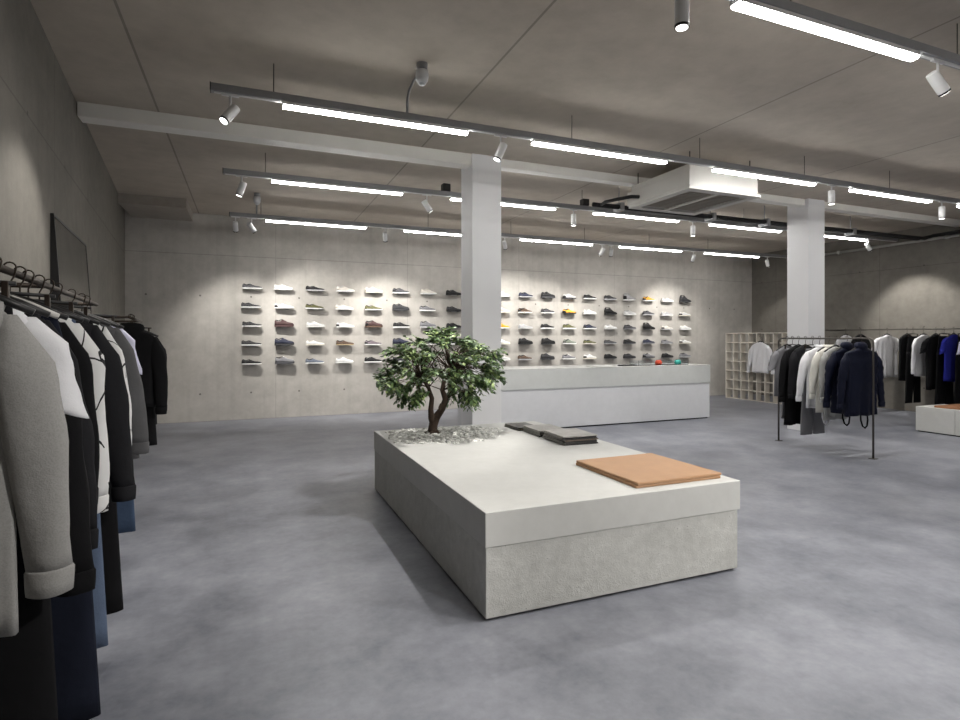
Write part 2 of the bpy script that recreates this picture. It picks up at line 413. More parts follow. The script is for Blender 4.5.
for nm, x, y, w, l, cs in stacks:
    z = ZP
    for k, ci in enumerate(cs):
        th = random.choice((.009,.0105,.0125))
        q = len(cs)-1-k
        rank = 'topmost' if q == 0 else ('lowest' if k == 0 else ORD[q]+' from the top')
        magazine(x+random.uniform(-.008,.008), y+random.uniform(-.01,.01), z, w, l, th, random.uniform(-.05,.05), mc[ci],
                 '%s covered magazine, %s in the %s' % (cn[ci], rank, nm))
        z += th + .0002

# tree ------------------------------------------------------------
tx, ty = 1.545, 4.86
t = thing('bonsai_tree', 'small gnarled green leafed tree growing out of the concrete plinth', 'tree', (tx, ty, ZP))
tr = MB()
def P(u, v, dy=0): return Vector(((u-432)*.0077, dy, (434-v)*.0084))   # sketch units to metres
trunk = [P(432,434), P(431,430), P(432,424), P(436,416), P(443,408), P(447,398), P(444,388,.02), P(447,376,.03), P(455,366,.05)]
tr.tube(trunk, [.054,.043,.041,.036,.029,.028,.022,.018,.012], 10)
left = [P(432,424), P(429,417,-.01), P(428,408,-.02), P(429,396,-.03), P(424,384,-.05), P(415,374,-.08)]
tr.tube(left, [.032,.028,.024,.021,.016,.010], 10)
tr.tube([P(441,411), P(439,406,-.02), P(440,402,-.03)], [.02,.014,.008], 8)
for k in range(5):
    a = k*2*PI/5+.3
    tr.tube([Vector((0,0,.035)), Vector((.055*math.cos(a), .055*math.sin(a), .006)), Vector((.085*math.cos(a), .085*math.sin(a), .007))], [.026,.016,.006], 7)
rnd = random.Random(11)
clumps = []   # (u, v, dy, spread)
for u, v, n in ((390,366,5),(384,376,4),(396,382,5),(406,388,4),(400,362,5),(412,350,5),(398,342,4),(424,336,5),(440,333,5),(455,330,5),(468,340,5),(480,348,5),(494,350,5),(502,366,4),(486,366,5),(470,358,5),(450,348,5),(430,352,5),(418,368,5),(436,368,4),(452,366,4),(472,374,5),(484,378,4),(466,388,4),(461,394,3)):
    for k in range(n+1):
        clumps.append((u+rnd.uniform(-7,7), v+rnd.uniform(-6,6), rnd.uniform(-1,1)))
lf = MB()
def leaf(base, d, L, W, roll):
    d = d.normalized(); side = d.cross(Vector((0,0,1)))
    if side.length < .01: side = Vector((1,0,0))
    side.normalize(); up = side.cross(d)
    side = side*math.cos(roll) + up*math.sin(roll); up = side.cross(d).normalized()
    b = len(lf.v)
    for tt, ww, zz in ((0,.0,.0),(.25,.8,.06),(.5,1,.08),(.75,.65,.03),(1,0,-.08)):
        c = base + d*L*tt + up*L*zz
        if ww == 0: lf.v.append(tuple(c))
        else:
            lf.v.append(tuple(c - side*W*ww*.5 - up*W*.12)); lf.v.append(tuple(c)); lf.v.append(tuple(c + side*W*ww*.5 - up*W*.12))
    # 0 | 1 2 3 | 4 5 6 | 7 8 9 | 10
    f = [(0,2,1),(0,3,2)]
    for r in (1,4):
        f += [(r,r+1,r+4,r+3),(r+1,r+2,r+5,r+4)]
    f += [(7,8,10),(8,9,10)]
    lf.f += [tuple(b+i for i in q) for q in f]
mains = trunk[5:] + left[3:]
for (u, v, dy) in clumps:
    ctr = P(u, v)
    r0 = math.sqrt(max(0, 1 - ((u-441)/72)**2))
    ctr.y = dy*.46*r0*(.6+.4*rnd.random())
    anc = min(mains, key=lambda q: (q-ctr).length + rnd.random()*.15)
    mid = anc.lerp(ctr, .5) + Vector((0,0,.05)) + Vector((rnd.uniform(-.03,.03), rnd.uniform(-.03,.03), 0))
    tr.tube([anc, mid, ctr], [.0055,.0035,.0015], 5)
    out = Vector((ctr.x-.08, ctr.y, (ctr.z-.65)*.7)); out = out.normalized() if out.length > .01 else Vector((0,0,1))
    for tw in range(4):
        d = (out + Vector((rnd.uniform(-.8,.8), rnd.uniform(-.8,.8), rnd.uniform(-.7,.4)))).normalized()
        Lt = rnd.uniform(.07,.13); p0 = ctr + Vector((rnd.uniform(-.02,.02), rnd.uniform(-.02,.02), rnd.uniform(-.02,.02)))
        p1 = p0 + d*Lt*.6; p2 = p0 + d*Lt + Vector((0,0,-.02))
        tr.tube([p0, p1, p2], [.0025,.002,.001], 4)
        for i in range(9):
            q = i/8; b = p0.lerp(p1, min(1, q*1.6)) if q < .6 else p1.lerp(p2, (q-.6)/.4)
            s = 1 if i % 2 else -1
            sd = d.cross(Vector((0,0,1))); sd = sd.normalized() if sd.length > .01 else Vector((1,0,0))
            ld = d*.7 + sd*s*rnd.uniform(.5,1.1) + Vector((0,0,rnd.uniform(-.7,.25)))
            leaf(b, ld, rnd.uniform(.042,.066), rnd.uniform(.020,.030), rnd.uniform(-.7,.7))
tr.build('trunk', M['bark'], t, smooth=True)
lf.build('foliage', M['leaf'], t, smooth=True)
# stone chips round the tree
ch = MB(); rnd = random.Random(5)
cnt = 0
while cnt < 950:
    x = rnd.uniform(1.12, 2.28); y = rnd.uniform(4.30, 5.12)
    e = ((x-1.62)/.56)**2 + ((y-4.80)/.46)**2 + .35*noise.noise(Vector((x*5, y*5, 0)))
    if e > 1 or rnd.random() < e**3*.8: continue
    cnt += 1
    r = rnd.uniform(.009,.027); h = r*rnd.uniform(.2,.45); a0 = rnd.random()*6.3
    z = ZP + (rnd.random()*.012 if e < .6 else 0)
    ring0 = []; ring1 = []
    for k in range(5):
        a = a0 + k*2*PI/5 + rnd.uniform(-.3,.3); rr = r*rnd.uniform(.7,1.15)
        ring0.append((x+rr*math.cos(a), y+rr*math.sin(a), z+.0003)); ring1.append((x+rr*.75*math.cos(a), y+rr*.75*math.sin(a), z+h*rnd.uniform(.7,1.3)))
    ch.loft([ring0, ring1])
o = ch.build('stone_chips', M['chips']); tag(o, 'bed of loose pale stone chips around the foot of the tree', 'stone chips'); o['kind'] = 'stuff'

# ------------------------------------------------------------------ counter
t = thing('shop_counter', 'long pale concrete sales counter in front of the shoe wall', 'counter', (3.05, 7.58, 0))
MB().box(.03, 4.38, .03, .72, 0, .03).build('foot', M['shadow_gap'], t)
MB().box(.0, 4.41, .01, .75, .02, .62).build('base', M['counter_base'], t, bevel=.004)
MB().box(-.01, 4.42, 0, .76, .62, .925).build('top_slab', M['counter_band'], t, bevel=.005)
MB().box(-.012, 4.422, -.002, .762, .925, .935).build('worktop', M['slab'], t, bevel=.003)
ZK = .935
t = thing('display_case', 'low clear acrylic case at the right end of the counter', 'display case', (6.05, 7.72, ZK+.0003))
a = MB().box(0, 1.06, 0, .006, 0, .085).box(0, 1.06, .244, .25, 0, .085).box(0,.006,.006,.244,0,.085).box(1.054,1.06,.006,.244,0,.085)
a.build('walls', M['acrylic'], t)
MB().box(.006, 1.054, .006, .244, 0, .006).build('bottom', M['acrylic'], t)
def pouch(x, col, label):
    t = thing('pouch', label, 'pouch', (x, 7.84, ZK+.0065), 0)
    rings = []
    for z, w, d in ((0,.050,.03),(.02,.062,.04),(.05,.062,.036),(.07,.05,.02),(.078,.045,.008)):
        rings.append([(w*math.copysign(abs(math.cos(k*PI/8))**.7, math.cos(k*PI/8)), d*math.copysign(abs(math.sin(k*PI/8))**.7, math.sin(k*PI/8)), z) for k in range(16)])
    MB().loft(rings).build('body', plain(label[:12], col, .5), t, smooth=True)
    MB().box(-.04,.04,-.006,.006,.077,.083).build('zip', M['black_plastic'], t)
pouch(6.56, srgb(236,84,52), 'small bright orange pouch inside the clear case on the counter')
pouch(6.98, srgb(72,190,176), 'small teal green pouch inside the clear case on the counter')
t = thing('tablet', 'flat black tablet lying on the counter left of the clear case', 'tablet', (5.86, 7.78, ZK+.0003), .1)
MB().box(-.16,.16,-.06,.06,0,.02).build('body', M['black_plastic'], t, bevel=.004)
MB().box(-.145,.145,-.05,.05,.02,.0215).build('screen', plain('dark screen', srgb(30,32,36), .15), t)
t = thing('paper_stack', 'thin stack of white paper on the counter beside the black tablet', 'paper', (5.35, 7.76, ZK+.0003), -.05)
MB().box(-.15,.15,-.105,.105,0,.012).build('sheets', plain('paper', srgb(232,232,230), .8, var=.03), t)

# ------------------------------------------------------------------ shoes on the back wall
def interp(tab, t):
    for (a, va), (b, vb) in zip(tab, tab[1:]):
        if t <= b: 
            q = (t-a)/(b-a); q = q*q*(3-2*q) if b-a > .06 else q
            return va + (vb-va)*q
    return tab[-1][1]
WID = [(0,.020),(.05,.030),(.15,.035),(.35,.036),(.5,.041),(.7,.047),(.85,.043),(.95,.028),(1,.010)]
KIND = {
 'low':   (.030, [(0,.072),(.06,.086),(.20,.074),(.33,.088),(.40,.094),(.52,.078),(.68,.058),(.84,.050),(.94,.044),(1,.034)]),
 'slim':  (.026, [(0,.066),(.06,.078),(.20,.064),(.33,.074),(.40,.080),(.52,.064),(.68,.050),(.84,.044),(.94,.038),(1,.030)]),
 'chunky':(.042, [(0,.094),(.06,.108),(.20,.098),(.33,.112),(.40,.120),(.52,.100),(.68,.078),(.84,.070),(.94,.062),(1,.048)]),
 'high':  (.032, [(0,.122),(.06,.140),(.20,.132),(.33,.140),(.40,.132),(.52,.100),(.68,.068),(.84,.056),(.94,.048),(1,.038)]),
}
TS = [0,.03,.06,.10,.15,.20,.26,.33,.40,.46,.52,.60,.68,.76,.84,.90,.95,.98,1]
LEN = .315
SH = {}
for kn, (zs, H) in KIND.items():
    H = [(a, b*1.15) for a, b in H]; zs *= .85
    sole = MB(); rings = []
    for q in TS:
        w = interp(WID, q)*1.16 + .002; x = (q-.5)*LEN*1.02
        ts = .012*max(0,(q-.75)/.25)**2
        rings.append([(x,-w,ts+.002),(x,w,ts+.002),(x,w*1.04,ts+.008),(x,w*1.0,zs+ts*.5),(x,-w*1.0,zs+ts*.5),(x,-w*1.04,ts+.008)])
    sole.loft(rings)
    up = MB(); rings = []
    for q in TS:
        w = interp(WID, q)*1.1; h = interp(H, q); x = (q-.5)*LEN; z0 = zs - .004
        r = []
        for k in range(13):
            a = PI*k/12
            y = w*math.copysign(abs(math.cos(a))**.75, math.cos(a)); z = z0 + (h-z0)*abs(math.sin(a))**.7
            if .08 < q < .36 and abs(y) < .6*w: z -= .022
            r.append((x, y, z))
        rings.append(r)
    up.loft(rings)
    lace = MB()
    for i in range(5):
        q = .43 + i*.055; w = interp(WID, q)*.5; h = interp(H, q); x = (q-.5)*LEN
        lace.tube([(x,-w,h-.010),(x+.004,-w*.5,h-.0005),(x+.004,w*.5,h-.0005),(x,w,h-.010)], .0035, 5)
    col = MB(); rr = []
    q0, q1 = .05, .37
    for k in range(20):
        a = 2*PI*k/20; q = (q0+q1)/2 + (q1-q0)/2*math.cos(a)
        w = interp(WID, q)*.62*abs(math.sin(a))**.6*math.copysign(1, math.sin(a))
        rr.append(((q-.5)*LEN, w, interp(H, q)-.004))
    col.tube(rr + rr[:1], .007, 6, cap=False)
    heel = MB(); rings = []
    for q in (0,.03,.06,.10,.15):
        w = interp(WID, q)*1.15+.001; h = interp(H, q)*.80; x = (q-.505)*LEN; z0 = zs-.003
        rings.append([(x, w*math.copysign(abs(math.cos(PI*k/8))**.75, math.cos(PI*k/8)), z0+(h-z0)*abs(math.sin(PI*k/8))**.5) for k in range(9)])
    heel.loft(rings)
    SH[kn] = dict(upper=up.mesh('upper', True), sole=sole.mesh('sole', False), laces=lace.mesh('laces', True), collar=col.mesh('collar', True), heel_patch=heel.mesh('heel_patch', True))
    for me in SH[kn].values(): me.materials.append(None)
PEG = MB().box(-.05,.05,-.02,.0765,-.003,.003).mesh('wall_mount'); PEG.materials.append(M['white_metal'])
SC = {'white': srgb(232,232,230), 'off white': srgb(220,215,206), 'cream': srgb(228,222,208), 'pale grey': srgb(205,205,205), 'light grey': srgb(176,176,178),
      'grey': srgb(128,128,132), 'dark grey': srgb(78,78,82), 'charcoal': srgb(54,54,57), 'black': srgb(26,26,28), 'navy': srgb(44,48,68), 'blue': srgb(52,66,108),
      'maroon': srgb(74,50,50), 'brown': srgb(88,68,54), 'olive': srgb(92,92,58), 'green grey': srgb(120,128,116), 'mauve': srgb(118,108,114), 'yellow': srgb(232,168,58), 'tan': srgb(178,158,126), 'blue grey': srgb(108,116,130)}
SM = {k: plain('shoe '+k, v, .65, var=.12, scale=30, bump=.2) for k, v in SC.items()}
NAMES = {'low': 'low sneaker', 'slim': 'slim sneaker', 'chunky': 'chunky sneaker', 'high': 'high top sneaker'}
T = {  # column: five rows of (shape, upper, sole)
 0: [('slim','dark grey','white'),('slim','charcoal','white'),('slim','charcoal','white'),('slim','charcoal','white'),('slim','black','white')],
 1: [('low','white','white'),('slim','pale grey','white'),('chunky','maroon','maroon'),('chunky','navy','charcoal'),('chunky','grey','dark grey')],
 2: [('slim','black','light grey'),('slim','olive','white'),('low','white','white'),('slim','white','cream'),('slim','blue grey','white')],
 3: [('low','off white','white'),('slim','cream','white'),('slim','pale grey','white'),('slim','brown','tan'),('low','white','white')],
 4: [('low','cream','cream'),('slim','olive','white'),('chunky','maroon','brown'),('slim','mauve','white'),('low','black','white')],
 5: [('low','dark grey','white'),('chunky','charcoal','charcoal'),('low','black','white'),('chunky','navy','charcoal'),('low','charcoal','white')],
 6: [('low','off white','white'),('low','grey','white'),('chunky','grey','light grey'),('low','dark grey','white'),('low','white','white')],
 7: [('low','black','black'),('low','charcoal','black'),('low','black','charcoal'),('low','grey','white'),('low','black','white')],
 9: [('low','white','white'),('low','off white','cream'),('low','yellow','white'),('low','white','cream'),('low','pale grey','white')],
 10:[('low','navy','light grey'),('low','brown','off white'),('slim','light grey','pale grey'),('chunky','black','black'),('low','brown','light grey')],
 11:[('chunky','black','charcoal'),('low','dark grey','white'),('low','black','white'),('chunky','black','black'),('chunky','charcoal','charcoal')],
 12:[('low','white','charcoal'),('low','yellow','black'),('low','olive','white'),('low','green grey','white'),('low','grey','white')],
 13:[('low','black','white'),('low','white','white'),('low','navy','white'),('slim','olive','off white'),('low','white','cream')],
 14:[('low','charcoal','light grey'),('high','black','black'),('low','white','pale grey'),('slim','dark grey','light grey'),('low','black','charcoal')],
 15:[('high','light grey','white'),('low','pale grey','white'),('low','dark grey','grey'),('low','black','dark grey'),('low','charcoal','charcoal')],
 16:[('low','yellow','white'),('low','dark grey','light grey'),('high','black','black'),('low','navy','grey'),('low','grey','dark grey')],
 17:[('slim','pale grey','white'),('slim','light grey','white'),('slim','off white','pale grey'),('slim','grey','light grey'),('low','black','charcoal')],
 18:[('high','charcoal','charcoal'),('slim','pale grey','cream'),('low','white','white'),('slim','white','cream'),('low','grey','light grey')]}
ROWN = ['top row','second row','middle row','fourth row','lowest row']
for c, col in T.items():
    x = .06 + .5245*c
    for r, (kn, uc, sc_) in enumerate(col):
        z = 2.237 - .323*r
        where = ('%s column from the left' % ORD[c]) if c < 8 else ('%s column right of the pillar' % ORD[c-9])
        lab = ('%s %s with %s sole, %s, %s' % (uc, NAMES[kn], sc_, ROWN[r], where)) if uc != sc_ else ('all %s %s, %s, %s' % (uc, NAMES[kn], ROWN[r], where))
        jx = random.uniform(-.012,.012)
        t = thing('sneaker', lab, 'shoe', (x+jx, YB-.078, z), 0, 'sneakers on the back wall')
        rs = 'black' if uc not in ('black','charcoal') and random.random() < .3 else uc
        cm = 'black' if uc not in ('black',) else 'charcoal'
        if uc in ('white','off white','cream','pale grey','light grey'): cm = random.choice(['pale grey','off white','light grey'])
        if sc_ == 'charcoal' and uc == 'white' or uc == 'yellow' and sc_ == 'black': rs = 'black'
        lc = {'black': 'charcoal'}.get(uc, uc) if random.random() < .5 else ('white' if uc != 'white' else 'pale grey')
        if sc_ == uc: rs = uc
        for pn, mt in (('upper', uc), ('sole', sc_), ('collar', cm), ('heel_patch', rs), ('laces', lc)):
            o = bpy.data.objects.new(pn, SH[kn][pn]); C.objects.link(o); o.parent = t
            o.material_slots[0].link = 'OBJECT'; o.material_slots[0].material = SM[mt]
            if pn == 'upper': uo = o
            elif pn != 'sole': o.parent = uo
        o = bpy.data.objects.new('wall_mount', PEG); C.objects.link(o); o.parent = t

# ------------------------------------------------------------------ clothes
FAB = {'grey_mel': fabric('grey melange jersey', srgb(158,157,155), melange=.22), 'white': fabric('white cotton', srgb(226,226,230), var=.08), 'white_drawn': drawn('white cotton with line drawing', srgb(228,228,228), srgb(30,30,32)),
       'black': fabric('black cotton', srgb(23,23,25), var=.3), 'black2': fabric('washed black cotton', srgb(38,38,41), var=.3), 'charcoal': fabric('charcoal wool', srgb(60,60,64), var=.25),
       'denim': fabric('blue denim', srgb(62,77,100), var=.3, melange=.2), 'denim_dark': fabric('dark navy denim', srgb(27,31,44), var=.3), 'denim_faded': fabric('faded denim', srgb(96,110,134), var=.35, melange=.3),
       'lavender': fabric('lavender cotton', srgb(196,196,216), var=.1), 'grey': fabric('grey cotton', srgb(128,128,132), var=.2), 'lightgrey': fabric('light grey cotton', srgb(176,176,174), var=.15),
       'navy_puff': fabric('navy nylon', srgb(23,27,46), var=.4, rough=.55), 'royal': fabric('royal blue cotton', srgb(42,46,140), var=.2), 'midgrey': fabric('mid grey wool', srgb(92,92,94), var=.25, melange=.2),
       'ivory': fabric('ivory cotton', srgb(222,220,212), var=.1)}
def sgnp(v, p): return math.copysign(abs(v)**p, v)

def hanger(x, y, zr, rz, label, W=.40, mat=None, clips=False):
    t = thing('clothes_hanger', label, 'hanger', (x, y, zr), rz, 'clothes hangers')
    hook = []
    for k in range(9):
        a = math.radians(200 - k*28); hook.append((.017*math.cos(a), 0, .002+.017*math.sin(a)))
    hook = [(p[0], p[1], p[2]) for p in hook]
    hook += [(.010,0,-.030),(0,0,-.05),(0,0,-.095)]
    MB().tube(hook, .003, 6).build('hook', M['dark_metal'], t, smooth=True)
    m = mat or M['black_plastic']
    if clips:
        MB().tube([(-.15,0,-.10),(0,0,-.092),(.15,0,-.10)], .006, 7).build('bar', m, t, smooth=True)
        for s in (-1, 1): MB().box(s*.13-.007, s*.13+.007, -.008, .008, -.150, -.095).build('clip', M['dark_metal'], t, bevel=.002)
    else:
        h = W/2
        MB().tube([(-h,0,-.172),(-h*.7,0,-.143),(-h*.3,0,-.112),(0,0,-.092),(h*.3,0,-.112),(h*.7,0,-.143),(h,0,-.172)], [.008,.010,.011,.011,.011,.010,.008], 8).build('arms', m, t, smooth=True)
    return t

def top(name, label, cat, group, x, y, zr, rz, mat, W=.44, hem=.72, sleeve='long', slen=.60, dep=.034, flare=1.0, seed=0, hood=False, collar='crew', puff=False, straps=None, cuffmat=None, buttons=False, spread=None):
    """garment on a hanger; local origin at the hem under the hook"""
    rn = random.Random(seed*7+3)
    t = thing(name, label, cat, (x, y, hem), rz, group)
    zn = zr - .108 - hem                   # neck height above hem
    ph = [rn.uniform(0, 6.3) for _ in range(6)]
    h = W/2
    prof = [(0,.075,.030),(-.012,.10,.034),(-.030,.150,.036),(-.050,h*.86,.034),(-.070,h*.97,.033),(-.10,h*1.0,.034)]
    nlev = 13
    for i in range(1, nlev):
        q = i/(nlev-1); z = -.10 - (zn-.10)*q
        prof.append((z, h*(1 + (flare-1)*q - .03*math.sin(q*PI)), dep*(1+.12*math.sin(q*5+ph[0]))))
    N = 36; rings = []
    for li, (z, w, d) in enumerate(prof):
        q = max(0, (-z-.10)/max(.1, zn-.1)); r = []
        for k in range(N):
            a = 2*PI*k/N; cx = sgnp(math.cos(a), .8)*w; cy = sgnp(math.sin(a), .75)*d
            amp = .012*(.2+q) 
            cy += amp*(math.sin(cx*38+ph[1]+q*1.5)+.6*math.sin(cx*71+ph[2]))*(1 if math.sin(a) < 0 else .8)
            if puff: 
                b = abs(math.sin((z)*PI/.11)); cy *= .85+.30*b; cx *= .97+.045*b
            cz = zn + z + (.006*math.sin(cx*20+ph[3]) if q > .95 else 0)
            r.append((cx, cy, cz))
        rings.append(r)
    MB().loft(rings, cap0=False, cap1=False).build('body', mat, t, smooth=True, solid=.003)
    if collar == 'crew':
        rr = [(.078*math.cos(2*PI*k/20), .032*math.sin(2*PI*k/20), zn+.002-.012*(1 if math.sin(2*PI*k/20) < 0 else 0)*abs(math.sin(2*PI*k/20))) for k in range(21)]
        MB().tube(rr, .008, 6, cap=False).build('collar', cuffmat or mat, t, smooth=True)
    elif collar == 'shirt':
        rg = [[((.072+o)*math.cos(2*PI*k/20), (.032+o*.5)*math.sin(2*PI*k/20), zn+zz) for k in range(20)] for o, zz in ((0,0),(.002,.028),(.010,.030),(.018,.0),(.016,-.004))]
        MB().loft(rg, False, False).build('collar', mat, t, smooth=True)
    if hood:
        rg = []
        for o, zz, dy in ((.085,-.02,0),(.10,.0,.0),(.105,.03,.004),(.095,.055,.008),(.07,.07,.01),(.03,.076,.01)):
            rg.append([(o*math.cos(2*PI*k/18), o*.42*math.sin(2*PI*k/18)+dy, zn+zz-.01) for k in range(18)])
        MB().loft(rg, False, True).build('hood', mat, t, smooth=True)
    if sleeve:
        L = .24 if sleeve == 'short' else slen
        for s in (-1, 1):
            rings = []; n = 16; lv = 16
            bend = rn.uniform(-.012,.012)
            for i in range(lv+1):
                q = i/lv; z = zn - .058 - L*q
                cx = s*(h - .020 + (spread if spread is not None else (.06 if sleeve == 'long' else .09))*q)
                if sleeve == 'long': cx += s*.012*math.sin(q*PI)
                cy = bend*q; cx += .007*noise.noise(Vector((seed*2.3+s, q*4.0, 1.7)))
                rx = (.020+.05*min(1, q*5)) if q < .2 else (.070 - .028*(q-.2)/.8)
                if sleeve == 'short': rx = .02+.052*min(1, q*4)
                ry = min(dep*.95, rx*.62)
                if puff:
                    b = abs(math.sin(z*PI/.10)); rx *= .9+.2*b; ry *= .85+.3*b
                r = []
                for k in range(n):
                    a = 2*PI*k/n
                    wob = 1+.07*math.sin(a*3+ph[4]+q*7)+.018*math.sin(q*19+a*2+ph[5])
                    wob += .13*noise.noise(Vector((math.cos(a)*1.2+seed*3.7, math.sin(a)*1.2+s*5, q*5.0)))
                    slope = (-.03*math.cos(a)*s) if sleeve == 'short' else 0
                    r.append((cx+rx*math.cos(a)*wob, cy+ry*math.sin(a)*wob, z - slope*q*-1*s*s))
                rings.append(r)
            so = MB().loft(rings, cap0=True, cap1=False).build('sleeve', mat, t, smooth=True, solid=.0025)
            if sleeve == 'long':
                last = rings[-1]; c = Vector((sum(p[0] for p in last)/n, sum(p[1] for p in last)/n, last[0][2]))
                rg = []
                for dz, k_ in ((.006,1.0),(0,1.08),(-.03,1.06),(-.055,1.02),(-.057,.9)):
                    rg.append([(c.x+(p[0]-c.x)*k_, c.y+(p[1]-c.y)*k_, c.z+dz) for p in last])
                MB().loft(rg, False, False).build('cuff', cuffmat or mat, so, smooth=True, solid=.0025)
    if buttons:
        MB().box(-.012,.012,-dep-.013,-dep-.006,.03,zn-.05).build('placket', mat, t)
    if straps:
        sm, xs = straps
        for x0 in xs:
            MB().tube([(x0-.06,0,.02),(x0-.065,-.006,-.06),(x0-.04,-.01,-.13),(x0,-.012,-.155),(x0+.04,-.01,-.13),(x0+.06,-.006,-.06),(x0+.05,0,.02)], .009, 7).build('strap', sm, t, smooth=True)
    return t

def trousers(label, group, x, y, zr, rz, mat, hem=.15, W=.40, seed=0, cat='trousers', name='trousers', legw=.115, dep=.024):
    rn = random.Random(seed*13+1); t = thing(name, label, cat, (x, y, hem), rz, group)
    zw = zr - .13 - hem; h = W/2; n = 24
    ph = [rn.uniform(0,6.3) for _ in range(4)]
    rg = [[(h*sgnp(math.cos(2*PI*k/n), .7)*w, dep*.62*sgnp(math.sin(2*PI*k/n), .8), z) for k in range(n)] for z, w in ((zw,.62),(zw-.04,.63))]
    MB().loft(rg, False, False).build('waistband', mat, t, smooth=True, solid=.003)
    cr = zw - .30
    hips = [[(h*sgnp(math.cos(2*PI*k/n), .7)*w, dep*(.7+.3*i/4)*sgnp(math.sin(2*PI*k/n), .8)+.003*math.sin(k*1.3+ph[0]), zw-.035-(zw-.035-cr)*i/4) for k in range(n)] for i, w in enumerate((.63,.69,.75,.81,.86))]
    MB().loft(hips, False, True).build('hips', mat, t, smooth=True)
    for s in (-1, 1):
        rings = []; m = 18; lv = 12
        for i in range(lv+1):
            q = i/lv; z = cr + .02 - (cr+.02)*q; cx = s*h*(.43 + .14*q); rx = h*(.43+.08*q) ; ry = dep*(1.0-.1*q)
            r = []
            for k in range(m):
                a = 2*PI*k/m
                r.append((cx+rx*sgnp(math.cos(a), .8), ry*sgnp(math.sin(a), .8)+.005*math.sin(q*7+ph[1]+math.cos(a)*5)*(q+.2), z))
            rings.append(r)
        MB().loft(rings, True, False).build('leg', mat, t, smooth=True, solid=.003)
    return t

# --- near rail along the left wall
ANG = math.atan(.093)
def xr_left(y): return -.75 - .093*(y-2.54)
ZR1 = 1.62
def rail_thing(label, pts, arms, r=.0125, mat=None, name='clothes_rail'):
    o = Vector(pts[0]); t = thing(name, label, 'clothes rail', (o.x, o.y, 0))
    MB().tube([Vector(p)-Vector((o.x,o.y,0)) for p in pts], r, 10).build('rail', mat or M['dark_metal'], t, smooth=True)
    for a, b in arms:
        MB().tube([Vector(a)-Vector((o.x,o.y,0)), Vector(b)-Vector((o.x,o.y,0))], r*.9, 10).build('arm', mat or M['dark_metal'], t, smooth=True)
    return t
rail_thing('dark metal clothes rail running along the near left wall', [(xr_left(1.25),1.25,ZR1),(xr_left(4.4),4.4,ZR1)],
           [((xw(y)+.0,y,ZR1),(xr_left(y)-.011,y,ZR1)) for y in (1.4, 2.9, 4.35)])
GL = 'clothes on the near left rail'
def left_item(y, kind, noun, **kw):
    x = xr_left(y)
    hl = kw.pop('hl', None); hm = kw.pop('hm', None)
    if kind == 'top': top(kw.pop('name'), kw.pop('label'), kw.pop('cat'), GL, x, y, ZR1, ANG, **kw)
    else: trousers(kw.pop('label'), GL, x, y, ZR1, ANG, **kw)
    hanger(x, y, ZR1+.012, ANG, 'hanger of the %s on the near left rail' % noun, clips=(kind != 'top'), mat=hm)
wood_h = plain('pale grey hanger', srgb(190,188,184), .5)
left_item(1.60,'top','grey melange shirt', name='shirt', label='grey melange long sleeved shirt at the front of the near left rail', cat='shirt', mat=FAB['grey_mel'], hem=.73, slen=.60, seed=1, collar='shirt', buttons=True, dep=.040, W=.335, flare=1.04, spread=.085)
left_item(1.68,'bottom','front black trousers', label='black trousers hanging just behind the grey melange shirt', mat=FAB['black'], hem=.10, W=.46, seed=2)
left_item(1.77,'top','white tee', name='t_shirt', label='plain white short sleeved tee, second garment on the near left rail', cat='t-shirt', mat=FAB['white'], hem=.80, sleeve='short', seed=3, W=.345, dep=.036, spread=.055)
left_item(1.89,'top','long black top', hm=wood_h, name='pullover', label='long black top hanging right behind the white tee', cat='top', mat=FAB['black'], hem=.62, slen=.72, seed=4, W=.33, spread=.09)
left_item(2.03,'top','second black top', name='sweater', label='black sweater between the long black top and dark jeans', cat='sweater', mat=FAB['black2'], hem=.66, slen=.64, seed=14, W=.31, spread=.10)
left_item(2.15,'bottom','dark navy jeans', label='dark navy jeans reaching lowest, left of the floor', mat=FAB['denim_dark'], hem=.17, W=.50, seed=5, name='jeans', cat='jeans')
left_item(2.32,'top','charcoal top', name='sweater', label='charcoal top tucked behind the dark navy jeans', cat='sweater', mat=FAB['black'], hem=.7, slen=.58, seed=15, W=.30, spread=.07)
left_item(2.45,'top','white hoodie with drawings', name='hoodie', label='white hoodie with black line drawings on the near left rail', cat='hoodie', mat=FAB['white_drawn'], hem=.76, slen=.64, seed=6, W=.345, spread=.065)
left_item(2.57,'bottom','faded jeans', label='faded blue jeans below the white hoodie with drawings', mat=FAB['denim_faded'], hem=.2, W=.46, seed=7, name='jeans', cat='jeans')
left_item(2.75,'top','washed black sweatshirt', name='sweatshirt', label='washed black sweatshirt between two white tops with line drawings', cat='sweatshirt', mat=FAB['black2'], hem=.72, slen=.68, seed=8, W=.385, spread=.115)
left_item(2.93,'bottom','rear black trousers', label='black trousers below the washed black sweatshirt', mat=FAB['black'], hem=.18, W=.50, seed=9)
left_item(3.12,'top','white long sleeved tee', name='long_sleeved_tee', label='white long sleeved tee with thin drawing behind the black sweatshirt', cat='t-shirt', mat=FAB['white_drawn'], hem=.82, slen=.60, seed=10, W=.37, spread=.08)
left_item(3.48,'top','mid grey coat', name='coat', label='mid grey coat near the far end of the left rail', cat='coat', mat=FAB['midgrey'], hem=.76, slen=.62, seed=11, W=.40, flare=1.5, spread=.12)
left_item(3.80,'top','lavender tee', name='t_shirt', label='pale lavender tee with short sleeve at the rail end', cat='t-shirt', mat=FAB['lavender'], hem=.85, sleeve='short', seed=12, W=.38, spread=.05)
left_item(3.98,'bottom','blue jeans', label='mid blue jeans at the far end of the near left rail', mat=FAB['denim'], hem=.22, W=.46, seed=13, name='jeans', cat='jeans')

